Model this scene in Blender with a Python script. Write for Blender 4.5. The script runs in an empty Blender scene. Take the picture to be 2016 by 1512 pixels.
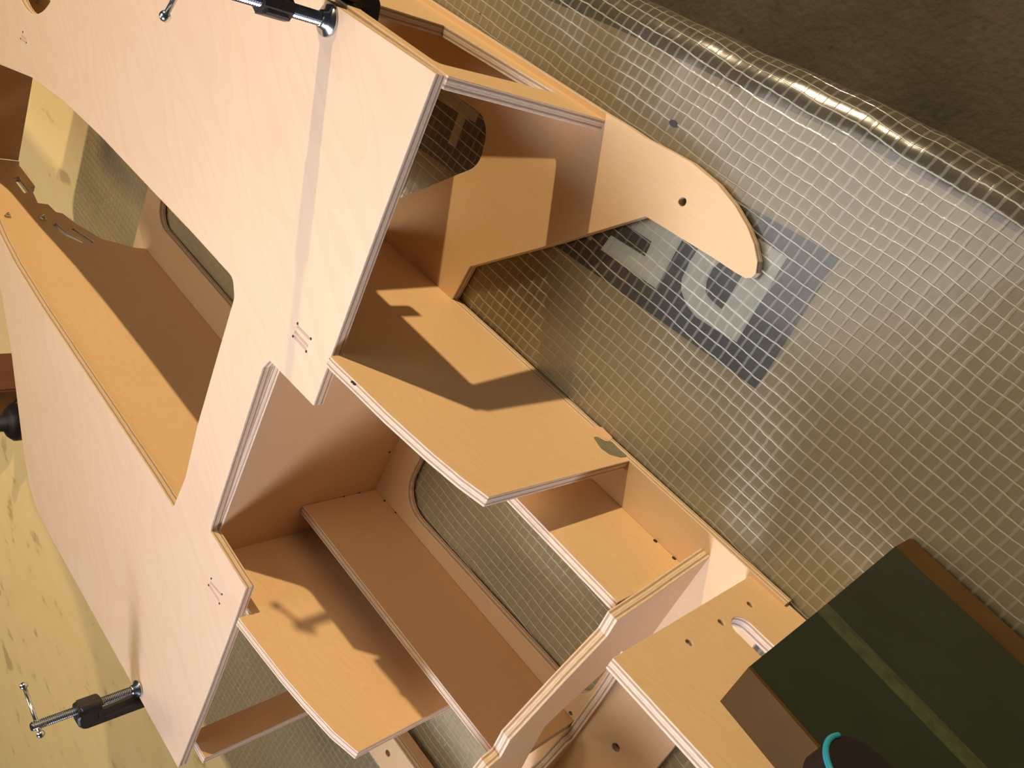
import bpy, bmesh, math, random
from mathutils import Vector, Matrix, noise

scene = bpy.context.scene
col = scene.collection
random.seed(4)

# ------------------------------------------------------------------ camera
# world frame: X runs along the plywood frame, Z is up from the table (0 = top of the plastic sheet)
F_PX, CX, CY = 1652.0, 1008.0, 756.0
R = Matrix(((0.6414, 0.6003, -0.4777), (0.4177, -0.7955, -0.4389), (-0.6435, 0.0820, -0.7610)))
CAM = Vector((0, 0, 0.612))
cam_data = bpy.data.cameras.new('camera')
cam = bpy.data.objects.new('camera', cam_data); col.objects.link(cam)
cam_data.sensor_fit = 'HORIZONTAL'; cam_data.sensor_width = 36.0
cam_data.lens = 36.0 * F_PX / 2016.0
cam_data.clip_start = 0.01; cam_data.clip_end = 50
rx = Vector((R[0][0], R[1][0], R[2][0])).normalized()
fz = Vector((R[0][2], R[1][2], R[2][2])).normalized()
uy = -(fz.cross(rx)).normalized()
rx = uy.cross(fz) * -1.0
rx = fz.cross(-uy).normalized() * -1.0 if False else rx
dn = Vector((R[0][1], R[1][1], R[2][1]))
up = -dn; right = Vector((R[0][0], R[1][0], R[2][0])); back = -fz
up = back.cross(right).normalized(); right = up.cross(back).normalized()
m = Matrix((( right.x, up.x, back.x, CAM.x), (right.y, up.y, back.y, CAM.y), (right.z, up.z, back.z, CAM.z), (0, 0, 0, 1)))
cam.matrix_world = m
scene.camera = cam

# ------------------------------------------------------------------ light
world = bpy.data.worlds.new('world'); scene.world = world; world.use_nodes = True
wn = world.node_tree.nodes['Background']
wn.inputs[0].default_value = (0.80, 0.80, 0.92, 1); wn.inputs[1].default_value = 0.03

def area(name, loc, target, size, energy, colour, sy=None):
    d = bpy.data.lights.new(name, 'AREA'); d.energy = energy; d.color = colour
    d.shape = 'RECTANGLE' if sy else 'DISK'; d.size = size
    if sy: d.size_y = sy
    o = bpy.data.objects.new(name, d); col.objects.link(o)
    o.location = loc
    o.rotation_euler = (Vector(target) - Vector(loc)).to_track_quat('-Z', 'Y').to_euler()
    return o
pl = bpy.data.lights.new('work_lamp_light', 'POINT'); pl.energy = 232; pl.color = (1.0, 0.76, 0.46); pl.shadow_soft_size = 0.022
po = bpy.data.objects.new('work_lamp_light', pl); col.objects.link(po); po.location = (-1.33, 2.07, 1.03)
wl = area('window_light', (0.52, -2.05, 1.75), (-0.27, -0.20, 0.2), 0.8, 5.6, (0.72, 0.76, 1.0))
wl.data.spread = math.radians(40)
area('ceiling_light', (-0.95, 0.0, 2.2), (-0.45, -0.2, 0.1), 1.3, 13, (1.0, 0.92, 0.86), 1.1)
area('warm_fill_light', (-1.9, -1.3, 1.7), (-1.0, -1.2, 0.0), 0.8, 14, (1.0, 0.80, 0.52))  # added fill, no known source: warms the cream table and left of the panel

vs = scene.view_settings
vs.view_transform = 'Standard'; vs.look = 'None'; vs.gamma = 1.0; vs.use_curve_mapping = False
vs.exposure = 0.15

# ------------------------------------------------------------------ helpers
def at(u, v, axis, val):
    r = R @ Vector(((u - CX) / F_PX, (v - CY) / F_PX, 1.0))
    s = (val - CAM[axis]) / r[axis]
    return CAM + r * s

def tag(o, label=None, cat=None, group=None, kind=None):
    if label: o['label'] = label
    if cat: o['category'] = cat
    if group: o['group'] = group
    if kind: o['kind'] = kind
    return o

def empty(name, loc=(0, 0, 0)):
    o = bpy.data.objects.new(name, None); col.objects.link(o); o.location = loc
    o.empty_display_size = 0.02
    return o

def link(name, me, mats, parent=None, mw=None, smooth=False):
    o = bpy.data.objects.new(name, me); col.objects.link(o)
    if not isinstance(mats, (list, tuple)): mats = [mats]
    me.materials.clear()
    for mm in mats: me.materials.append(mm)
    if smooth:
        for p in me.polygons: p.use_smooth = True
    if mw is not None: o.matrix_world = mw
    if parent:
        o.parent = parent
        o.matrix_parent_inverse = Matrix.Translation(-Vector(parent.location)) if parent.parent is None else Matrix()
    return o

def fillet(pts, r=0.0, n=6):
    """pts: (x,y) or (x,y,radius)"""
    out = []; N = len(pts)
    for i, p in enumerate(pts):
        rad = p[2] if len(p) > 2 else r
        P = Vector(p[:2]); A = Vector(pts[i - 1][:2]); B = Vector(pts[(i + 1) % N][:2])
        if rad <= 0: out.append(P); continue
        a = (A - P); b = (B - P); la, lb = a.length, b.length
        a.normalize(); b.normalize()
        ang = a.angle(b)
        if ang > 3.1 or ang < 0.02: out.append(P); continue
        t = min(rad / math.tan(ang / 2), la * 0.49, lb * 0.49); rr = t * math.tan(ang / 2)
        c = P + (a + b).normalized() * (rr / math.sin(ang / 2))
        s = P + a * t; e = P + b * t
        a0 = math.atan2(s.y - c.y, s.x - c.x); a1 = math.atan2(e.y - c.y, e.x - c.x)
        d = (a1 - a0 + math.pi) % (2 * math.pi) - math.pi
        for k in range(n + 1):
            th = a0 + d * k / n
            out.append(c + Vector((math.cos(th), math.sin(th))) * rr)
    return out

def circ(x, y, r, n=20, sx=1.0):
    return [Vector((x + sx * r * math.cos(2 * math.pi * k / n), y + r * math.sin(2 * math.pi * k / n))) for k in range(n)]

def plate_mesh(name, outer, holes, t, bevel=0.0003):
    """flat sheet with holes in local XY, thickness 0..t on local Z; slot 0 = faces, slot 1 = edges"""
    cu = bpy.data.curves.new(name, 'CURVE'); cu.dimensions = '2D'; cu.fill_mode = 'BOTH'
    for loop in [outer] + list(holes):
        s = cu.splines.new('POLY'); s.points.add(len(loop) - 1)
        for k, p in enumerate(loop): s.points[k].co = (p[0], p[1], 0, 1)
        s.use_cyclic_u = True
    cu.extrude = t / 2 - bevel; cu.bevel_depth = bevel; cu.bevel_resolution = 0; cu.offset = -bevel
    ob = bpy.data.objects.new(name, cu); col.objects.link(ob)
    dg = bpy.context.evaluated_depsgraph_get(); dg.update()
    me = bpy.data.meshes.new_from_object(ob.evaluated_get(dg))
    bpy.data.objects.remove(ob); bpy.data.curves.remove(cu)
    me.name = name
    for v in me.vertices: v.co.z += t / 2
    while len(me.materials) < 2: me.materials.append(None)
    for p in me.polygons: p.material_index = 0 if abs(p.normal.z) > 0.9 else 1; p.use_smooth = False
    return me

def frame_z(z0): return Matrix.Translation((0, 0, z0))                 # local (x,y) -> world (x,y)
def frame_y(y0):                                                       # local (x,y) -> world (x,z); thickness towards -Y
    return Matrix(((1, 0, 0, 0), (0, 0, -1, y0), (0, 1, 0, 0), (0, 0, 0, 1)))
def frame_x(x0):                                                       # local (x,y) -> world (y,z); thickness towards +X
    return Matrix(((0, 0, 1, x0), (1, 0, 0, 0), (0, 1, 0, 0), (0, 0, 0, 1)))

def plate(name, outer, holes, t, fr, mats, parent, bevel=0.0003):
    me = plate_mesh(name, outer, holes, t, bevel)
    o = link(name, me, mats, parent, fr)
    for p in me.polygons: p.material_index = 0 if abs(p.normal.z) > 0.9 else 1
    return o

def mesh_from(name, bm, mats, parent=None, mw=None, smooth=False):
    me = bpy.data.meshes.new(name); bm.normal_update(); bm.to_mesh(me); bm.free()
    return link(name, me, mats, parent, mw, smooth)

def tube(bm, p0, p1, r0, r1=None, seg=20, caps=True):
    if r1 is None: r1 = r0
    p0, p1 = Vector(p0), Vector(p1); d = p1 - p0
    mt = Matrix.Translation((p0 + p1) / 2) @ d.to_track_quat('Z', 'Y').to_matrix().to_4x4()
    bmesh.ops.create_cone(bm, cap_ends=caps, cap_tris=False, segments=seg, radius1=r0, radius2=r1, depth=d.length, matrix=mt)

def ball(bm, c, r, s=(1, 1, 1)):
    bmesh.ops.create_uvsphere(bm, u_segments=18, v_segments=12, radius=r, matrix=Matrix.Translation(c) @ Matrix.Diagonal((*s, 1)))

def lathe(bm, prof, seg=24, base=Vector((0, 0, 0))):
    rings = []
    for r, z in prof:
        rings.append([bm.verts.new(base + Vector((r * math.cos(2 * math.pi * k / seg), r * math.sin(2 * math.pi * k / seg), z))) for k in range(seg)])
    for a, b in zip(rings, rings[1:]):
        for k in range(seg): bm.faces.new((a[k], a[(k + 1) % seg], b[(k + 1) % seg], b[k]))
    bm.faces.new(rings[0][::-1]); bm.faces.new(rings[-1])

# ------------------------------------------------------------------ materials
def new_mat(name):
    mt = bpy.data.materials.new(name); mt.use_nodes = True
    nt = mt.node_tree; b = nt.nodes['Principled BSDF']
    return mt, nt, b

def simple(name, c, rough=0.5, metal=0.0, var=0.0, scale=60, bump=0.0):
    mt, nt, b = new_mat(name)
    b.inputs['Roughness'].default_value = rough; b.inputs['Metallic'].default_value = metal
    b.inputs['Base Color'].default_value = (*c, 1)
    if var or bump:
        tc = nt.nodes.new('ShaderNodeTexCoord'); n = nt.nodes.new('ShaderNodeTexNoise'); n.inputs['Scale'].default_value = scale
        n.inputs['Detail'].default_value = 6
        nt.links.new(tc.outputs['Object'], n.inputs['Vector'])
        if var:
            mx = nt.nodes.new('ShaderNodeMixRGB'); mx.inputs[1].default_value = (*[x * (1 - var) for x in c], 1)
            mx.inputs[2].default_value = (*[min(1, x * (1 + var)) for x in c], 1)
            nt.links.new(n.outputs['Fac'], mx.inputs[0]); nt.links.new(mx.outputs[0], b.inputs['Base Color'])
        if bump:
            bp = nt.nodes.new('ShaderNodeBump'); bp.inputs['Strength'].default_value = bump; bp.inputs['Distance'].default_value = 0.001
            nt.links.new(n.outputs['Fac'], bp.inputs['Height']); nt.links.new(bp.outputs[0], b.inputs['Normal'])
    return mt

BIRCH = (0.80, 0.57, 0.315)
def birch(name, rot=0.0, scale=1.0, base=BIRCH, contrast=1.0):
    mt, nt, b = new_mat(name); N = nt.nodes; Lk = nt.links
    b.inputs['Roughness'].default_value = 0.42
    b.inputs['Specular IOR Level'].default_value = 0.35
    tc = N.new('ShaderNodeTexCoord'); mp = N.new('ShaderNodeMapping'); mp.inputs['Rotation'].default_value = (0, 0, rot)
    Lk.new(tc.outputs['Object'], mp.inputs['Vector'])
    # broad flame figure
    m2 = N.new('ShaderNodeMapping'); m2.inputs['Scale'].default_value = (1.0 * scale, 4.5 * scale, 4.5 * scale); Lk.new(mp.outputs[0], m2.inputs['Vector'])
    n1 = N.new('ShaderNodeTexNoise'); n1.inputs['Scale'].default_value = 3.2; n1.inputs['Detail'].default_value = 2; n1.inputs['Roughness'].default_value = .4
    Lk.new(m2.outputs[0], n1.inputs['Vector'])
    mul = N.new('ShaderNodeMath'); mul.operation = 'MULTIPLY'; mul.inputs[1].default_value = 16.0; Lk.new(n1.outputs['Fac'], mul.inputs[0])
    fr = N.new('ShaderNodeMath'); fr.operation = 'FRACT'; Lk.new(mul.outputs[0], fr.inputs[0])
    r1 = N.new('ShaderNodeValToRGB'); r1.color_ramp.elements[0].position = 0.0; r1.color_ramp.elements[0].color = (1, 1, 1, 1)
    r1.color_ramp.elements[1].position = 1.0; r1.color_ramp.elements[1].color = (.0, .0, .0, 1)
    e = r1.color_ramp.elements.new(0.86); e.color = (.25, .25, .25, 1)
    e = r1.color_ramp.elements.new(0.55); e.color = (.7, .7, .7, 1)
    Lk.new(fr.outputs[0], r1.inputs[0])
    # fine pores
    m3 = N.new('ShaderNodeMapping'); m3.inputs['Scale'].default_value = (14, 420, 420); Lk.new(mp.outputs[0], m3.inputs['Vector'])
    n2 = N.new('ShaderNodeTexNoise'); n2.inputs['Scale'].default_value = 1.0; n2.inputs['Detail'].default_value = 3; Lk.new(m3.outputs[0], n2.inputs['Vector'])
    # blotches
    n3 = N.new('ShaderNodeTexNoise'); n3.inputs['Scale'].default_value = 11.0; n3.inputs['Detail'].default_value = 3; Lk.new(tc.outputs['Object'], n3.inputs['Vector'])
    def mix(fac, a, bcol, k):
        mx = N.new('ShaderNodeMixRGB'); mx.inputs[2].default_value = (*bcol, 1)
        mm = N.new('ShaderNodeMath'); mm.operation = 'MULTIPLY'; mm.inputs[1].default_value = k; Lk.new(fac, mm.inputs[0]); Lk.new(mm.outputs[0], mx.inputs[0])
        if isinstance(a, tuple): mx.inputs[1].default_value = (*a, 1)
        else: Lk.new(a, mx.inputs[1])
        return mx.outputs[0]
    inv = N.new('ShaderNodeInvert'); Lk.new(r1.outputs[0], inv.inputs['Color'])
    c = mix(inv.outputs[0], base, (base[0] * .80, base[1] * .72, base[2] * .62), 0.34 * contrast)
    c = mix(n3.outputs['Fac'], c, (base[0] * .90, base[1] * .80, base[2] * .68), 0.5)
    c = mix(n2.outputs['Fac'], c, (base[0] * .82, base[1] * .76, base[2] * .7), 0.3)
    Lk.new(c, b.inputs['Base Color'])
    bp = N.new('ShaderNodeBump'); bp.inputs['Strength'].default_value = 0.12; bp.inputs['Distance'].default_value = 0.0004
    Lk.new(n2.outputs['Fac'], bp.inputs['Height']); Lk.new(bp.outputs[0], b.inputs['Normal'])
    return mt

TH = 0.0095
def ply_edge():
    mt, nt, b = new_mat('ply_edge'); N = nt.nodes; Lk = nt.links
    b.inputs['Roughness'].default_value = 0.7
    tc = N.new('ShaderNodeTexCoord'); sp = N.new('ShaderNodeSeparateXYZ'); Lk.new(tc.outputs['Object'], sp.inputs[0])
    ns = N.new('ShaderNodeTexNoise'); ns.inputs['Scale'].default_value = 30; Lk.new(tc.outputs['Object'], ns.inputs['Vector'])
    wob = N.new('ShaderNodeMath'); wob.operation = 'MULTIPLY_ADD'; wob.inputs[1].default_value = 0.0007; Lk.new(ns.outputs['Fac'], wob.inputs[0]); Lk.new(sp.outputs[2], wob.inputs[2])
    dv = N.new('ShaderNodeMath'); dv.operation = 'DIVIDE'; dv.inputs[1].default_value = TH; Lk.new(wob.outputs[0], dv.inputs[0])
    rp = N.new('ShaderNodeValToRGB'); rp.color_ramp.interpolation = 'CONSTANT'
    li = (.80, .63, .43, 1); dk = (.46, .30, .17, 1); md = (.66, .49, .31, 1)
    stops = [(0, li), (.17, dk), (.34, li), (.52, md), (.58, li), (.68, dk), (.85, li)]
    rp.color_ramp.elements[0].position = 0; rp.color_ramp.elements[0].color = stops[0][1]
    rp.color_ramp.elements[1].position = stops[-1][0]; rp.color_ramp.elements[1].color = stops[-1][1]
    for p, c in stops[1:-1]:
        e = rp.color_ramp.elements.new(p); e.color = c
    Lk.new(dv.outputs[0], rp.inputs[0])
    mp = N.new('ShaderNodeMapping'); mp.inputs['Scale'].default_value = (60, 60, 900); Lk.new(tc.outputs['Object'], mp.inputs['Vector'])
    n2 = N.new('ShaderNodeTexNoise'); n2.inputs['Scale'].default_value = 3; n2.inputs['Detail'].default_value = 5; Lk.new(mp.outputs[0], n2.inputs['Vector'])
    mx = N.new('ShaderNodeMixRGB'); mx.blend_type = 'MULTIPLY'; mx.inputs[0].default_value = 0.55
    gr = N.new('ShaderNodeValToRGB'); gr.color_ramp.elements[0].position = .3; gr.color_ramp.elements[0].color = (.55, .5, .45, 1); gr.color_ramp.elements[1].position = .6
    Lk.new(n2.outputs['Fac'], gr.inputs[0]); Lk.new(rp.outputs[0], mx.inputs[1]); Lk.new(gr.outputs[0], mx.inputs[2])
    Lk.new(mx.outputs[0], b.inputs['Base Color'])
    bp = N.new('ShaderNodeBump'); bp.inputs['Strength'].default_value = 0.3; bp.inputs['Distance'].default_value = 0.0006
    Lk.new(n2.outputs['Fac'], bp.inputs['Height']); Lk.new(bp.outputs[0], b.inputs['Normal'])
    return mt

EDGE = ply_edge()
B_side = birch('birch_side_panel', rot=math.radians(30), scale=.8, contrast=.8, base=(.78, .59, .405))
B_far = birch('birch_far_panel', rot=math.radians(5), scale=2.0, contrast=.6)
B_shelf = birch('birch_shelf', rot=math.radians(12), scale=2.6, contrast=.9)
B_shaded = birch('birch_inner_shaded', rot=math.radians(85), scale=2.0, contrast=.5, base=(.64, .415, .215))  # same birch, with the interior shade put into a darker base colour
M_hole = simple('hole_dark', (.035, .018, .008), .8)
M_brown = simple('tenon_end', (.55, .37, .27), .8)
M_steel = simple('zinc_steel', (.62, .64, .62), .22, 1.0, var=.12, scale=90)
M_blackiron = simple('black_cast_iron', (.022, .018, .017), .5, 0.0, var=.3, scale=200, bump=.4)

# ------------------------------------------------------------------ the plywood frame
frame = tag(empty('plywood_frame', (-0.5, -0.47, 0.002)), 'large birch plywood box frame of slotted panels lying on its side on the plastic sheet', 'plywood frame')
ZO, ZI, Z2 = 0.2075, 0.198, 0.0115

# near side panel
P1 = [(-1.55, -.102), (-.5532, -.1028), (-.4183, -.1008), (-.4155, -.22), (-.4113, -.3304), (-.4094, -.3725, .001), (-.4765, -.3765, .0025), (-.4812, -.3870, .003),
      (-.4742, -.5660, .002), (-.4725, -.5720, .002), (-.4031, -.5763), (-.4008, -.6172), (-.3975, -.72), (-.3968, -.8385, .001),
      (-.735, -.8385, .05), (-.79, -.8365, .05), (-.822, -.8235, .03), (-.8598, -.7894, .05), (-.9443, -.6952, .1), (-1.0061, -.6413, .1), (-1.10, -.60, .1), (-1.30, -.56), (-1.55, -.55)]
OP1 = [(-.5570, -.3462, .012), (-.5465, -.3600, .01), (-.5440, -.42), (-.5400, -.50), (-.5330, -.5568), (-.5362, -.5985, .002), (-.5851, -.5970), (-.704, -.5966),
       (-.8845, -.5960), (-.9786, -.5920, .1), (-1.0304, -.5845, .1), (-1.12, -.562, .05), (-1.22, -.52, .03), (-1.24, -.45, .03), (-1.20, -.41, .04),
       (-1.1113, -.3957, .1), (-1.0192, -.3708, .1), (-.9303, -.3580, .1), (-.8325, -.3519), (-.7314, -.3494), (-.6315, -.3467)]
plate('side_panel', fillet(P1), [fillet(OP1), circ(-1.062, -.243, .067, 40)], TH, frame_z(ZI), [B_side, EDGE], frame)

# far side panel lying on the sheet
hook = [at(u, v, 2, Z2) for u, v in [(1234, 247), (1271, 272), (1318, 296), (1363, 321), (1412, 362), (1446, 404), (1470, 445), (1484, 480), (1491, 515), (1488, 538), (1479, 547), (1466, 547), (1445, 535), (1400, 505), (1271, 426), (1100, 478), (925, 525), (890, 590)]]
P2 = [(-1.075, -.6210), (-1.075, -.095), (-.42, -.0945)] + [(p.x, p.y) for p in hook] + [(-.4847, -.3225), (-.0700, -.3225), (-.0665, -.50), (-.0665, -.838), (-1.0, -.838)]
WA = [(-.700, -.155, .02), (-.5330, -.155, .027), (-.5230, -.1975, .022), (-.62, -.292, .02), (-.700, -.300, .02)]
WB = [(-.436, -.385, .03), (-.15, -.385, .02), (-.15, -.5405, .02), (-.436, -.5485, .034)]
WC = [(-1.035, -.37, .03), (-.60, -.37, .03), (-.60, -.5500, .03), (-1.035, -.5500, .03)]
WD = [(-.50, -.588, .02), (-.185, -.588, .02), (-.185, -.7885, .004), (-.50, -.7885, .004)]
plate('far_side_panel', fillet(P2), [fillet(WA), fillet(WB), fillet(WC), fillet(WD), circ(-.3157, -.1198, .0036), circ(-.1032, -.5462, .0042), circ(-.1531, -.5608, .0022), circ(-.2944, -.8118, .0040)],
      TH, frame_z(Z2 - TH), [B_far, EDGE], frame)

# top strip with its long cut-out
T = [(-1.40, .0015), (-.4160, .0015), (-.4160, .1982), (-1.40, .1982)]
TH_hole = [(-.443, .186, .006), (-.4537, .100, .02), (-.4600, .030, .003), (-.589, .0545, .002), (-.577, .186, .004)]
plate('top_strip', T, [fillet(TH_hole)], TH, frame_y(-.0995), [B_shelf, EDGE], frame)
# cross walls
plate('cross_wall', [(-.6056, .0112), (-.3315, .0112), (-.3315, .1983), (-.6056, .1983)], [], TH, frame_x(-.4805), [B_shaded, EDGE], frame)
plate('cross_wall', [(-.600, .0990), (-.30, .0990), (-.30, .1975), (-.600, .1975)], [], TH, frame_x(-1.297), [B_shaded, EDGE], frame)
# middle shelf with a bowed front
S1 = [(-.62, .0118), (-.2370, .0118), (-.2395, .1885, .0008), (-.2621, .1953), (-.291, .2008), (-.3378, .2068), (-.3762, .2095), (-.4015, .2118), (-.4085, .2118), (-.4085, .1975), (-.62, .1975)]
s1 = plate('shelf', fillet(S1), [], TH, frame_y(-.3225), [B_shelf, EDGE], frame)
# lower shelf, its step and the small ledge
S2 = [(-.4715, .0118), (-.2315, .0118), (-.2320, .1870, .0008), (-.2574, .1950), (-.2939, .2012), (-.3235, .2050), (-.3698, .2087), (-.3945, .2105), (-.3945, .1975), (-.4715, .1975)]
s2 = plate('shelf', fillet(S2), [], TH, frame_y(-.605), [B_shelf, EDGE], frame)
s2b = plate('step_shelf', [(-.4705, .0118), (-.1465, .0118), (-.1465, .1085), (-.4705, .1085)], [], TH, frame_y(-.563), [B_shaded, EDGE], frame)
s3 = plate('ledge', [(-.30, .0118), (-.1465, .0118), (-.1465, .1125), (-.30, .1125)], [], TH, frame_y(-.361), [B_shelf, EDGE], frame)
# long inner floor seen through the big opening
S0 = [(-.490, .0118), (-1.040, .0118), (-1.0424, .0284), (-1.0628, .0655), (-1.0800, .0740), (-1.1027, .085), (-1.1300, .0930), (-1.1330, .1010), (-1.1546, .1038), (-1.1560, .1171),
      (-1.2050, .1100), (-1.2080, .1030), (-1.2726, .1028), (-1.2860, .098), (-1.2860, .1975), (-.490, .1975)]
slots = [[(-1.1000, .1125), (-1.0780, .1075), (-1.0560, .0935), (-1.0480, .0975), (-1.0700, .1150), (-1.0960, .1190)],
         [(-1.0900, .0930), (-1.0520, .0790), (-1.0490, .0850), (-1.0860, .0985)],
         [(-1.2350, .1160), (-1.1880, .1160), (-1.1830, .1260), (-1.2300, .1260)]]
s0 = plate('inner_floor', S0, slots, TH, frame_y(-.600), [B_shelf, EDGE], frame)
plate('inner_shelf', [(-1.28, .11), (-.93, .11), (-.93, .1975), (-1.28, .1975)], [], TH, frame_y(-.345), [B_shelf, EDGE], frame)
# curved bulkhead
bx = -.136
top = [(1400, 1094), (1300, 1164), (1215, 1222), (1195, 1254), (1100, 1354), (1004, 1458), (985, 1492), (962, 1512)]
up_pts = [at(u, v, 0, bx) for u, v in top]
in_hi = [at(u, v, 0, bx) for u, v in [(1224, 1282), (1190, 1322), (1120, 1385), (1073, 1430), (1050, 1470), (1027, 1512)]]
in_lo = [at(u, v, 0, bx) for u, v in [(1236, 1300), (1187, 1376), (1139, 1450)]]
BK = [(up_pts[0].y, .0118)] + [(p.y, p.z) for p in up_pts[1:]] + [(-.545, .187), (-.66, .187), (-.66, .0118)]
HK = [(p.y, p.z) for p in in_hi] + [(-.600, .120), (-.625, .060)] + [(at(1075, 1512, 0, bx).y, .0360), (-.5765, .0230), (-.5755, .0160)] + [(in_lo[1].y, .0170), (in_lo[0].y, .0260)]
plate('bulkhead', [Vector(p) for p in BK], [[Vector(p) for p in HK]], TH, frame_x(bx - TH), [B_shaded, EDGE], frame)
# lower right shelf with slot and bolt holes
S4 = [(-.1027, .0045), (.16, .0045), (.16, .2055), (-.1027, .2045)]
slot = fillet([(-.0835, .0640), (-.0835, .0860), (.02, .0860), (.02, .0640)], .0109, 8)
s4 = plate('shelf', S4, [slot, circ(-.0848, .045, .0027), circ(-.0855, .0905, .0027), circ(-.0859, .1358, .0027)], TH, frame_y(-.3255), [B_shelf, EDGE], frame)
plate('shelf', [(-.1350, .0118), (.1200, .0118), (.1200, .1950), (-.1350, .1950)], [], TH, frame_y(-.655), [B_shelf, EDGE], frame)  # unseen plate added to keep window light off the far panel
# bottom rail pieces
plate('rail', [(-.50, -.0105), (-.19, -.0105), (-.19, .0018), (-.50, .0018)], [], .008, frame_y(-.7890), [B_shaded, EDGE], frame)
plate('crossbar', [(-.4095, .0118), (-.3770, .0118), (-.3770, .1975), (-.4095, .1975)], [], TH, frame_y(-.802), [B_shaded, EDGE], frame)

# screw holes
def hole_on(plane, ax, off, pts, r, par):
    for u, v in pts:
        p = at(u, v, ax, plane)
        bm = bmesh.new()
        n = Vector((0, 0, 0)); n[ax] = off
        tube(bm, p - n * 2, p + n, r, r, 12)
        o = mesh_from('screw_hole', bm, M_hole, frame)
hole_on(-.563, 1, .0002, [(677, 977), (707, 970), (757, 986), (779, 1009)], .0013, frame)
hole_on(-.471, 0, .0002, [(767, 890)], .0014, frame)
hole_on(-.361, 1, .0002, [(1290, 1065), (1327, 1099)], .0020, frame)
hole_on(-.3225, 1, .0002, [(694, 752), (698, 756)], .0014, frame)

# tenon ends showing in the near panel
def tenon(dots, stripes):
    z = ZO
    bm = bmesh.new()
    for a, b_ in stripes:
        a = at(*a, 2, z); b_ = at(*b_, 2, z); d = (b_ - a).normalized(); n = Vector((-d.y, d.x, 0)) * .0011
        vs_ = [bm.verts.new(p + Vector((0, 0, h))) for h in (-.0003, .0002) for p in (a - n, b_ - n, b_ + n, a + n)]
        for f in ((3, 2, 1, 0), (4, 5, 6, 7), (0, 1, 5, 4), (1, 2, 6, 5), (2, 3, 7, 6), (3, 0, 4, 7)): bm.faces.new([vs_[k] for k in f])
    t = mesh_from('tenon', bm, M_brown, frame); t['label'] = 'brown end grain of a tenon'
    for d in dots:
        p = at(*d, 2, z); bm = bmesh.new(); tube(bm, p - Vector((0, 0, .0003)), p + Vector((0, 0, .0003)), .0011, .0011, 10)
        o = mesh_from('relief_hole', bm, M_hole, t)
        o.matrix_parent_inverse = Matrix.Identity(4)
tenon([(586, 637), (577, 662), (612, 667), (603, 692)], [((585, 642), (609, 667)), ((580, 653), (606, 682)), ((579, 663), (602, 688))])
tenon([(416, 1139), (411, 1152), (437, 1170), (432, 1188)], [((414, 1146), (435, 1171)), ((413, 1154), (431, 1182))])
tenon([(45, 63), (41, 76), (52, 84)], [((43, 70), (52, 77)), ((43, 77), (50, 82))])

# glue stains on the shelves
M_glue = simple('glue_residue', (.20, .19, .11), .25, var=.25, scale=120)
def patch(pts, plane, name, mat):
    P = [at(u, v, 1, plane) for u, v in pts]
    loop = fillet([(p.x, p.z) for p in P], .002, 4)
    me = plate_mesh(name, loop, [], .0004, .00005)
    return link(name, me, [mat, mat], frame, frame_y(plane + .0003))
patch([(1168, 861), (1176, 860), (1190, 868), (1205, 870), (1218, 884), (1236, 899), (1222, 901), (1200, 895), (1182, 882)], -.3225, 'glue_stain', M_glue)['label'] = 'olive smear of dried glue'
M_torn = simple('torn_veneer', (.72, .47, .27), .8)
patch([(1164, 846), (1172, 838), (1186, 842), (1206, 862), (1200, 868), (1186, 862)], -.3225, 'torn_veneer', M_torn)

# hexagon screws
def screw(loc, ax, parent_name=frame):
    bm = bmesh.new()
    tube(bm, (0, 0, 0), (0, 0, .0012), .0042, .0042, 20); tube(bm, (0, 0, .0012), (0, 0, .0042), .0030, .0030, 6); tube(bm, (0, 0, .0042), (0, 0, .0066), .0017, .0015, 12)
    q = Vector(ax).to_track_quat('Z', 'Y').to_matrix().to_4x4()
    return mesh_from('bolt', bm, M_steel, frame, Matrix.Translation(loc) @ q)
for u, v in ((15, 427), (85, 431)):
    screw(at(u, v, 1, -.5999), (0, 1, 0))
screw(at(76, 7, 1, -.3449), (0, 1, 0))

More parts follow.
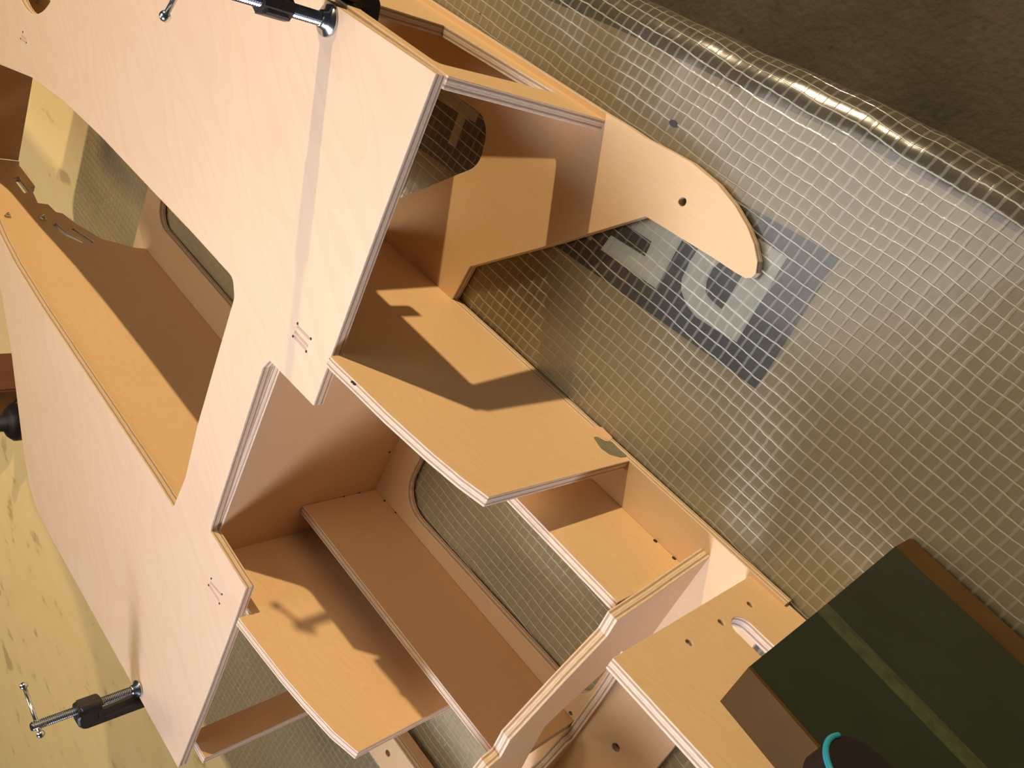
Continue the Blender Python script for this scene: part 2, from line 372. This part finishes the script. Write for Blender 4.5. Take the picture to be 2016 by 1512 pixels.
# ------------------------------------------------------------------ clamps
def clamp(loc, boss_z, top_z, spine_dir, spine_off, arm_low, hdir, h0, h1, label, rod=.0046, pad_r=.0095):
    root = tag(empty('g_clamp', loc), label, 'clamp', 'clamps gripping the near side panel')
    L = Vector(loc); sd = Vector(spine_dir).normalized()
    # pad
    bm = bmesh.new()
    lathe(bm, [(pad_r * .95, 0), (pad_r, .0012), (pad_r * .96, .0024), (pad_r * .62, .0042), (pad_r * .55, .0075), (pad_r * .42, .0085)], 28, L + Vector((0, 0, .0001)))
    mesh_from('pad', bm, M_steel, root, smooth=True)
    # threaded screw
    bm = bmesh.new(); prof = []; z = .0065; k = 0
    while z < top_z:
        prof.append((rod if k % 2 else rod * .86, z)); z += .0009; k += 1
    prof.append((rod * .8, top_z)); lathe(bm, prof, 18, L)
    mesh_from('screw', bm, M_steel, root, smooth=False)
    # sliding bar
    hd = Vector(hdir).normalized(); hz = top_z - .006
    bm = bmesh.new(); a = L + Vector((0, 0, hz)) + hd * h0; b_ = L + Vector((0, 0, hz)) - hd * h1
    tube(bm, a, b_, .0019, .0019, 16); ball(bm, a, .0038); ball(bm, b_, .0038)
    mesh_from('tommy_bar', bm, M_steel, root, smooth=True)
    # C frame drawn in the plane (spine direction, Z)
    w = .011; o = spine_off
    prof = [(-.0085, boss_z - .010), (-.0085, boss_z + .010), (.0085, boss_z + .011), (o + .002, boss_z + .009, .006), (o + w * .9, boss_z + .002, .008), (o + w, arm_low - .004, .006), (o + .002, arm_low - .012, .008), (-.006, arm_low - .010, .004),
            (-.008, arm_low, .002), (.006, arm_low, .002), (o - .003, arm_low + .005, .005), (o, boss_z - .012, .006), (.0085, boss_z - .010, .002)]
    loop = fillet(prof)
    me = plate_mesh('clamp_frame', loop, [], .015, .0018)
    side = Vector((0, 0, 1)).cross(sd)
    mw = Matrix(((sd.x, 0, side.x, L.x), (sd.y, 0, side.y, L.y), (0, 1, side.z, L.z), (0, 0, 0, 1)))
    mw = mw @ Matrix.Translation((0, 0, -.0075))
    link('clamp_frame', me, [M_blackiron, M_blackiron], root, mw)
    bm = bmesh.new(); tube(bm, L + Vector((0, 0, boss_z - .0115)), L + Vector((0, 0, boss_z + .0115)), .0092, .0088, 8)
    mesh_from('boss', bm, M_blackiron, root)
    bm = bmesh.new(); lathe(bm, [(.006, arm_low - .001), (.0075, arm_low), (.0075, -TH - .0004)] if False else [(.0065, arm_low - .003), (.0075, arm_low + .002), (.0078, -TH - .0004)], 20, L)
    mesh_from('anvil', bm, M_blackiron, root)
    return root
h1v = at(47, 1350, 2, ZO + .102) - Vector((-.4960, -.8300, ZO + .102))
clamp((-.4960, -.8300, ZO), .0540, .108, (0.15, -1, 0), .016, -.030, tuple(h1v), h1v.length, .010, 'small steel G-clamp on the bottom left edge of the near panel')
pz = .319
hb = at(325, 32, 2, pz)
c2 = Vector((-.5415, -.1150, ZO))
hd2 = Vector((hb.x - c2.x, hb.y - c2.y, 0))
clamp(tuple(c2), .0470, pz - ZO + .006, (-.35, 1, 0), .020, -.030, hd2, hd2.length, .010, 'steel G-clamp on the upper edge of the near panel, casting a long shadow', rod=.0052, pad_r=.0118)

# ------------------------------------------------------------------ plastic sheet, card, table
XE = [(-2.6, -.10), (-1.0, -.055), (-.60, -.018), (-.4582, -.0050), (-.3928, -.0020), (-.34, .0006), (-.2304, .0080), (-.1726, .0085), (-.1289, .0072), (.8, -.01)]
def ye(x):
    for (a, ya), (b, yb) in zip(XE, XE[1:]):
        if x <= b:
            t = (x - a) / (b - a); return ya + (yb - ya) * max(0, t)
    return XE[-1][1]
def zbase(y):
    t = min(1, max(0, (-.66 - y) / .10)); t = t * t * (3 - 2 * t)
    return -.018 * t
RR = .030
def sheet(name, dz, mats, nx, ny, ylo, drop, wr, parent=None, roll=14):
    bm = bmesh.new(); x0, x1 = -1.31, .7; rows = []
    lay = bm.loops.layers.uv.new('flat')
    prof_n = ny + roll
    for i in range(nx + 1):
        x = x0 + (x1 - x0) * i / nx; e = ye(x) + .0; row = []
        for j in range(prof_n + 1):
            if j <= ny:
                t = j / ny; y = ylo + (e - RR - ylo) * t; z = zbase(y); s = y
            elif j <= ny + 8:
                a = (j - ny) / 8 * math.pi / 2; y = e - RR + RR * math.sin(a); z = -RR + RR * math.cos(a); s = e - RR + RR * a
            else:
                k = (j - ny - 8); y = e; z = -RR - drop * k / 6; s = e - RR + RR * math.pi / 2 + drop * k / 6
            w = noise.noise(Vector((x * 9, s * 16, 3.1))) * .0005 + noise.noise(Vector((x * 40, s * 60, 7.7))) * .00018
            if j > ny - 4: w += (noise.noise(Vector((x * 22, s * 9, 1.0))) * .0012 + noise.noise(Vector((x * 90, s * 45, 5.0))) * .0007) * min(1, (j - ny + 4) / 6)
            w *= wr
            yy, zz = y, z + dz
            if j <= ny: zz += w
            else: yy += w; zz += w
            row.append((bm.verts.new((x, yy, zz)), (x, s)))
        rows.append(row)
    for a, b_ in zip(rows, rows[1:]):
        for j in range(prof_n):
            q = (a[j], b_[j], b_[j + 1], a[j + 1])
            f = bm.faces.new([v[0] for v in q])
            for lp, v in zip(f.loops, q): lp[lay].uv = v[1]
    return mesh_from(name, bm, mats, parent, smooth=True)

def film_mat():
    mt, nt, b = new_mat('reinforced_plastic'); N = nt.nodes; Lk = nt.links
    mt.blend_method = 'HASHED' if hasattr(mt, 'blend_method') else mt.blend_method
    tc = N.new('ShaderNodeUVMap'); tc.uv_map = 'flat'
    mp = N.new('ShaderNodeMapping'); mp.inputs['Rotation'].default_value = (0, 0, math.radians(3.0)); Lk.new(tc.outputs[0], mp.inputs['Vector'])
    ns = N.new('ShaderNodeTexNoise'); ns.inputs['Scale'].default_value = 14; ns.inputs['Detail'].default_value = 1; Lk.new(mp.outputs[0], ns.inputs['Vector'])
    sb = N.new('ShaderNodeVectorMath'); sb.operation = 'SUBTRACT'; sb.inputs[1].default_value = (.5, .5, .5); Lk.new(ns.outputs['Color'], sb.inputs[0])
    sc = N.new('ShaderNodeVectorMath'); sc.operation = 'SCALE'; sc.inputs['Scale'].default_value = .008; Lk.new(sb.outputs[0], sc.inputs[0])
    ad = N.new('ShaderNodeVectorMath'); ad.operation = 'ADD'; Lk.new(mp.outputs[0], ad.inputs[0]); Lk.new(sc.outputs[0], ad.inputs[1])
    ns2 = N.new('ShaderNodeTexNoise'); ns2.inputs['Scale'].default_value = 160; ns2.inputs['Detail'].default_value = 1; Lk.new(mp.outputs[0], ns2.inputs['Vector'])
    sb2 = N.new('ShaderNodeVectorMath'); sb2.operation = 'SUBTRACT'; sb2.inputs[1].default_value = (.5, .5, .5); Lk.new(ns2.outputs['Color'], sb2.inputs[0])
    sc2 = N.new('ShaderNodeVectorMath'); sc2.operation = 'SCALE'; sc2.inputs['Scale'].default_value = .0012; Lk.new(sb2.outputs[0], sc2.inputs[0])
    ad2 = N.new('ShaderNodeVectorMath'); ad2.operation = 'ADD'; Lk.new(ad.outputs[0], ad2.inputs[0]); Lk.new(sc2.outputs[0], ad2.inputs[1])
    sp = N.new('ShaderNodeSeparateXYZ'); Lk.new(ad2.outputs[0], sp.inputs[0])
    def line(src, period, width, soft):
        d = N.new('ShaderNodeMath'); d.operation = 'DIVIDE'; d.inputs[1].default_value = period; Lk.new(src, d.inputs[0])
        f = N.new('ShaderNodeMath'); f.operation = 'FRACT'; Lk.new(d.outputs[0], f.inputs[0])
        s = N.new('ShaderNodeMath'); s.operation = 'SUBTRACT'; s.inputs[1].default_value = .5; Lk.new(f.outputs[0], s.inputs[0])
        a = N.new('ShaderNodeMath'); a.operation = 'ABSOLUTE'; Lk.new(s.outputs[0], a.inputs[0])
        r = N.new('ShaderNodeMapRange'); r.inputs['From Min'].default_value = width / period / 2 * (1 + soft); r.inputs['From Max'].default_value = width / period / 2 * (1 - soft)
        Lk.new(a.outputs[0], r.inputs['Value']); return r.outputs[0]
    la = line(sp.outputs[1], .0098, .0010, .45)      # threads along the sheet
    lb = line(sp.outputs[0], .0099, .0022, .35)      # flat ribbons across
    # thread opacity
    def mul(a, k):
        q = N.new('ShaderNodeMath'); q.operation = 'MULTIPLY'; q.inputs[1].default_value = k; Lk.new(a, q.inputs[0]); return q.outputs[0]
    ta = mul(la, .62); tb = mul(lb, .20)
    mx = N.new('ShaderNodeMath'); mx.operation = 'MAXIMUM'; Lk.new(ta, mx.inputs[0]); Lk.new(tb, mx.inputs[1])
    al = N.new('ShaderNodeMath'); al.operation = 'MAXIMUM'; al.inputs[1].default_value = .05; Lk.new(mx.outputs[0], al.inputs[0])
    # film = transparent + milky diffuse threads, glossy coat over all
    tr = N.new('ShaderNodeBsdfTransparent'); tr.inputs[0].default_value = (.93, .93, .88, 1)
    df = N.new('ShaderNodeBsdfDiffuse'); df.inputs[0].default_value = (.80, .77, .62, 1)
    tl = N.new('ShaderNodeBsdfTranslucent'); tl.inputs[0].default_value = (.7, .7, .6, 1)
    m0 = N.new('ShaderNodeMixShader'); m0.inputs[0].default_value = .2; Lk.new(df.outputs[0], m0.inputs[1]); Lk.new(tl.outputs[0], m0.inputs[2])
    m1 = N.new('ShaderNodeMixShader'); Lk.new(al.outputs[0], m1.inputs[0]); Lk.new(tr.outputs[0], m1.inputs[1]); Lk.new(m0.outputs[0], m1.inputs[2])
    gl = N.new('ShaderNodeBsdfGlossy'); gl.inputs['Roughness'].default_value = .20; gl.inputs[0].default_value = (1, 1, 1, 1)
    fr = N.new('ShaderNodeFresnel'); fr.inputs['IOR'].default_value = 1.5
    fm = N.new('ShaderNodeMath'); fm.operation = 'MULTIPLY_ADD'; fm.inputs[1].default_value = 1.6; fm.inputs[2].default_value = .0; Lk.new(fr.outputs[0], fm.inputs[0])
    m2 = N.new('ShaderNodeMixShader'); Lk.new(fm.outputs[0], m2.inputs[0]); Lk.new(m1.outputs[0], m2.inputs[1]); Lk.new(gl.outputs[0], m2.inputs[2])
    # relief
    n3 = N.new('ShaderNodeTexNoise'); n3.inputs['Scale'].default_value = 45; n3.inputs['Detail'].default_value = 2; Lk.new(mp.outputs[0], n3.inputs['Vector'])
    hs = N.new('ShaderNodeMath'); hs.operation = 'MULTIPLY_ADD'; hs.inputs[1].default_value = .8; Lk.new(n3.outputs['Fac'], hs.inputs[0]); Lk.new(la, hs.inputs[2])
    hs2 = N.new('ShaderNodeMath'); hs2.operation = 'MULTIPLY_ADD'; hs2.inputs[1].default_value = .15; Lk.new(lb, hs2.inputs[0]); Lk.new(hs.outputs[0], hs2.inputs[2])
    bp = N.new('ShaderNodeBump'); bp.inputs['Strength'].default_value = .55; bp.inputs['Distance'].default_value = .0006; Lk.new(hs2.outputs[0], bp.inputs['Height'])
    for n_ in (gl, fr): Lk.new(bp.outputs[0], n_.inputs['Normal'])
    Lk.new(m2.outputs[0], N['Material Output'].inputs['Surface'])
    return mt
film = sheet('plastic_sheet', 0.0, film_mat(), 230, 120, -1.18, .10, 1.0)
tag(film, 'clear plastic sheet reinforced with a white thread grid, folded over the table edge', 'plastic sheet')
M_speck = simple('dirt', (.05, .05, .05), .9)
for u, v, r in ((945, 27, .0011), (1325, 243, .0042)):
    p = at(u, v, 2, .0006); bm = bmesh.new(); bmesh.ops.create_cone(bm, cap_ends=True, segments=14, radius1=r, radius2=r * .8, depth=.0003, matrix=Matrix.Translation(p) @ Matrix.Diagonal((1, .6, 1, 1)))
    mesh_from('dirt_spot', bm, M_speck, film)

M_card = simple('brown_card', (.60, .48, .265), .75, var=.22, scale=7)
card = sheet('card_sheet', -.0016, M_card, 80, 40, -1.17, .02, 0.0, roll=0)
tag(card, 'olive brown card lying flat under the clear plastic, printed with a black panel', 'card')

# printed panel on the card: black with pale letters
M_ink = simple('black_ink', (.008, .009, .016), .5); M_pale = simple('pale_ink', (.85, .85, .80), .6)
PZ = -.0012
def print_(name, loop, holes, z, mat, par):
    me = plate_mesh(name, [Vector(p) for p in loop], [[Vector(p) for p in h] for h in holes], .0002, .00003)
    o = bpy.data.objects.new(name, me); col.objects.link(o); me.materials.clear(); me.materials.append(mat); me.materials.append(mat)
    o.matrix_world = Matrix.Translation((0, 0, z)); o.parent = par
    o.matrix_parent_inverse = Matrix.Translation((0, 0, -PZ)) if par is not card else Matrix()
    return o
panel = print_('printed_panel', [(-.1903, -.0935), (-.1864, -.2084), (-.412, -.2172), (-.64, -.2260), (-.64, -.110), (-.29, -.0985)], [], -.0012, M_ink, card)
D_out = [(-.2229, -.113), (-.2197, -.1881), (-.2388, -.1900), (-.2592, -.1915), (-.2725, -.1882), (-.2830, -.1811), (-.2878, -.1730), (-.2895, -.158), (-.289, -.145), (-.283, -.130), (-.272, -.119), (-.255, -.1135)]
D_in = [(-.2454, -.132), (-.2446, -.1739), (-.2560, -.1730), (-.2635, -.1710), (-.268, -.163), (-.2692, -.152), (-.266, -.141), (-.258, -.1335)]
print_('letter', D_out, [D_in], -.0010, M_pale, panel)
E_ = [(-.3060, -.118), (-.3035, -.1927), (-.3684, -.1945), (-.3659, -.1789), (-.3272, -.1762), (-.3285, -.1629), (-.3590, -.1640), (-.3590, -.1480), (-.3295, -.1470), (-.3305, -.1350), (-.3680, -.1360), (-.3680, -.1200)]
print_('letter', E_, [], -.0010, M_pale, panel)
print_('letter', [(-.383, -.120), (-.3815, -.1935), (-.400, -.1945), (-.455, -.130), (-.455, -.120)], [], -.0010, M_pale, panel)
print_('letter', [(-.560, -.128), (-.560, -.1695), (-.5735, -.1705), (-.5710, -.2010), (-.5825, -.2020), (-.5850, -.1712), (-.632, -.1730), (-.632, -.128)], [], -.0010, M_pale, panel)

# cream work table
def cream_mat():
    mt, nt, b = new_mat('cream_board'); N = nt.nodes; Lk = nt.links; b.inputs['Roughness'].default_value = .6
    tc = N.new('ShaderNodeTexCoord'); mp = N.new('ShaderNodeMapping'); mp.inputs['Scale'].default_value = (1, 2.0, 1); mp.inputs['Rotation'].default_value = (0, 0, .9); Lk.new(tc.outputs['Object'], mp.inputs[0])
    n = N.new('ShaderNodeTexNoise'); n.inputs['Scale'].default_value = 13; n.inputs['Detail'].default_value = 6; Lk.new(mp.outputs[0], n.inputs['Vector'])
    r = N.new('ShaderNodeValToRGB'); r.color_ramp.elements[0].position = .30; r.color_ramp.elements[0].color = (.62, .46, .22, 1); r.color_ramp.elements[1].position = .38; r.color_ramp.elements[1].color = (.90, .715, .36, 1)
    e = r.color_ramp.elements.new(.8); e.color = (.95, .77, .42, 1)
    Lk.new(n.outputs['Fac'], r.inputs[0]); Lk.new(r.outputs[0], b.inputs['Base Color']); return mt
tbl = tag(empty('work_table', (-.9, -1.0, -.72)), 'broad cream topped table carrying the plastic sheet and plywood frame', 'table')
bm = bmesh.new(); bmesh.ops.create_cube(bm, size=1, matrix=Matrix.Translation((-.95, -1.235, -.0445)) @ Matrix.Diagonal((3.3, 2.17, .045, 1)))
bmesh.ops.bevel(bm, geom=list(bm.edges), offset=.004, segments=2, affect='EDGES')
mesh_from('tabletop', bm, cream_mat(), tbl)
M_leg = simple('table_leg_steel', (.12, .12, .12), .4)
for x in (-2.5, .6):
    for y in (-2.2, -.25):
        bm = bmesh.new(); bmesh.ops.create_cube(bm, size=1, matrix=Matrix.Translation((x, y, -.3935)) @ Matrix.Diagonal((.05, .05, .653, 1)))
        mesh_from('leg', bm, M_leg, tbl)

# concrete floor
def concrete():
    mt, nt, b = new_mat('dark_concrete'); N = nt.nodes; Lk = nt.links; b.inputs['Roughness'].default_value = .9
    tc = N.new('ShaderNodeTexCoord')
    n = N.new('ShaderNodeTexNoise'); n.inputs['Scale'].default_value = 6; n.inputs['Detail'].default_value = 8; Lk.new(tc.outputs['Object'], n.inputs['Vector'])
    r = N.new('ShaderNodeValToRGB'); r.color_ramp.elements[0].position = .3; r.color_ramp.elements[0].color = (.058, .048, .028, 1); r.color_ramp.elements[1].position = .75; r.color_ramp.elements[1].color = (.105, .084, .050, 1)
    Lk.new(n.outputs['Fac'], r.inputs[0])
    v = N.new('ShaderNodeTexVoronoi'); v.inputs['Scale'].default_value = 26; Lk.new(tc.outputs['Object'], v.inputs['Vector'])
    vr = N.new('ShaderNodeValToRGB'); vr.color_ramp.elements[0].position = .05; vr.color_ramp.elements[0].color = (.35, .3, .3, 1); vr.color_ramp.elements[1].position = .16; vr.color_ramp.elements[1].color = (1, 1, 1, 1)
    Lk.new(v.outputs['Distance'], vr.inputs[0])
    mx = N.new('ShaderNodeMixRGB'); mx.blend_type = 'MULTIPLY'; mx.inputs[0].default_value = .5; Lk.new(r.outputs[0], mx.inputs[1]); Lk.new(vr.outputs[0], mx.inputs[2])
    Lk.new(mx.outputs[0], b.inputs['Base Color'])
    n2 = N.new('ShaderNodeTexNoise'); n2.inputs['Scale'].default_value = 70; n2.inputs['Detail'].default_value = 6; Lk.new(tc.outputs['Object'], n2.inputs['Vector'])
    bp = N.new('ShaderNodeBump'); bp.inputs['Strength'].default_value = .6; bp.inputs['Distance'].default_value = .006; Lk.new(n2.outputs['Fac'], bp.inputs['Height']); Lk.new(bp.outputs[0], b.inputs['Normal'])
    return mt
bm = bmesh.new(); bmesh.ops.create_cube(bm, size=1, matrix=Matrix.Translation((0, 0, -.77)) @ Matrix.Diagonal((9, 9, .1, 1)))
fl = mesh_from('floor', bm, concrete()); tag(fl, 'dark brown pitted concrete floor beyond the folded plastic', 'floor', kind='structure')

# ------------------------------------------------------------------ dark green block at the lower right
blk = tag(empty('green_block', (0.06, -.24, .002)), 'dark green painted block with worn middle ridge and brown sloping sides, lower right', 'block')
M_green = simple('dark_green_paint', (.014, .021, .009), .45, var=.55, scale=22, bump=.3)
M_rust = simple('brown_primer', (.085, .045, .014), .8, var=.3, scale=30)
M_rust.node_tree.nodes['Principled BSDF'].inputs['Specular IOR Level'].default_value = .08
M_worn = simple('worn_ridge', (.045, .055, .022), .5, var=.75, scale=160)
g = Vector((.9938, -.0373, .1048))
A = [at(1425, 1350, 1, -.246), at(1478, 1310, 1, -.222), at(1612, 1202, 1, -.2205), at(1626, 1190, 1, -.2205), at(1762, 1076, 1, -.222), at(1793, 1059, 1, -.2243)]
LEN = .34
def prism(name, pts, mat, parent):
    bm = bmesh.new(); a = [bm.verts.new(p) for p in pts]; b_ = [bm.verts.new(p + g * LEN) for p in pts]
    n = len(pts)
    for k in range(n): bm.faces.new((a[k], a[(k + 1) % n], b_[(k + 1) % n], b_[k]))
    bm.faces.new(a[::-1]); bm.faces.new(b_)
    bmesh.ops.recalc_face_normals(bm, faces=bm.faces)
    return mesh_from(name, bm, mat, parent)
yb = -.2462
def bk(p, y=yb): return Vector((p.x, y, p.z))
body = prism('body', [A[1], A[2], A[3], A[4], bk(A[4]), bk(A[1])], M_green, blk)
dz3 = Vector((0, 0, .0025))
prism('side_lip', [A[1] + dz3 * .04, A[1] + dz3, bk(A[1]) + dz3, bk(A[1]) + dz3 * .04], M_rust, blk)
prism('side_lip', [A[4] + Vector((0, -.0002, 0)), A[5], bk(A[5]), bk(A[4])], M_rust, blk)
up2 = Vector((0, .0007, 0))
prism('ridge', [A[2] + Vector((0, -.0004, .004)), (A[2] + A[3]) / 2 + Vector((0, .0016, 0)), A[3] + Vector((0, -.0004, -.004))], M_worn, blk)
kc = at(1710, 1532, 1, -.206)
bm = bmesh.new(); tube(bm, (kc.x, -.2195, kc.z), (kc.x, -.206, kc.z), .0200, .0185, 40)
kn = mesh_from('knob', bm, simple('black_plastic', (.012, .008, .010), .4), blk); kn['label'] = 'round black cap'
bm = bmesh.new(); N_ = 30
e1 = (at(1665, 1532, 1, -.206) - kc).normalized(); e2 = (at(1720, 1480, 1, -.206) - kc); e2 = (e2 - e1 * e2.dot(e1)).normalized()
rings = []
for k in range(N_ + 1):
    th = math.radians(0 + 85 * k / N_); rd = e1 * math.cos(th) + e2 * math.sin(th)
    rings.append([bm.verts.new(kc + rd * (.0185 + .0013 * math.cos(2 * math.pi * j / 8)) + Vector((0, .0013 * math.sin(2 * math.pi * j / 8), 0))) for j in range(8)])
for ra, rb in zip(rings, rings[1:]):
    for j in range(8): bm.faces.new((ra[j], ra[(j + 1) % 8], rb[(j + 1) % 8], rb[j]))
bm.faces.new(rings[0]); bm.faces.new(rings[-1][::-1])
bmesh.ops.recalc_face_normals(bm, faces=bm.faces)
ry = mesh_from('rim', bm, simple('cyan_plastic', (.02, .30, .42), .35), blk, smooth=True); ry['label'] = 'cyan rim of the cap'

# ------------------------------------------------------------------ things at the left edge
M_terra = simple('terracotta', (.36, .16, .085), .85, var=.2, scale=40, bump=.4)
p = at(-6, 770, 2, -.005)
bm = bmesh.new(); bmesh.ops.create_cube(bm, size=1, matrix=Matrix.Translation((p.x, p.y, .010)) @ Matrix.Rotation(math.radians(60), 4, 'Z') @ Matrix.Diagonal((.20, .08, .062, 1)))
bmesh.ops.bevel(bm, geom=list(bm.edges), offset=.004, segments=2, affect='EDGES')
br = mesh_from('brick', bm, M_terra); tag(br, 'terracotta brick standing on the cream table at the left edge', 'brick')
q = at(24, 832, 2, .010)
bm = bmesh.new(); lathe(bm, [(.030, 0), (.036, .006), (.036, .030), (.028, .040), (.016, .046), (.014, .060)], 24, Vector((q.x, q.y, -.0215)))
jk = mesh_from('rubber_foot', bm, M_blackiron, smooth=True); tag(jk, 'round black rubber foot half hidden behind the left edge of the plywood', 'foot')
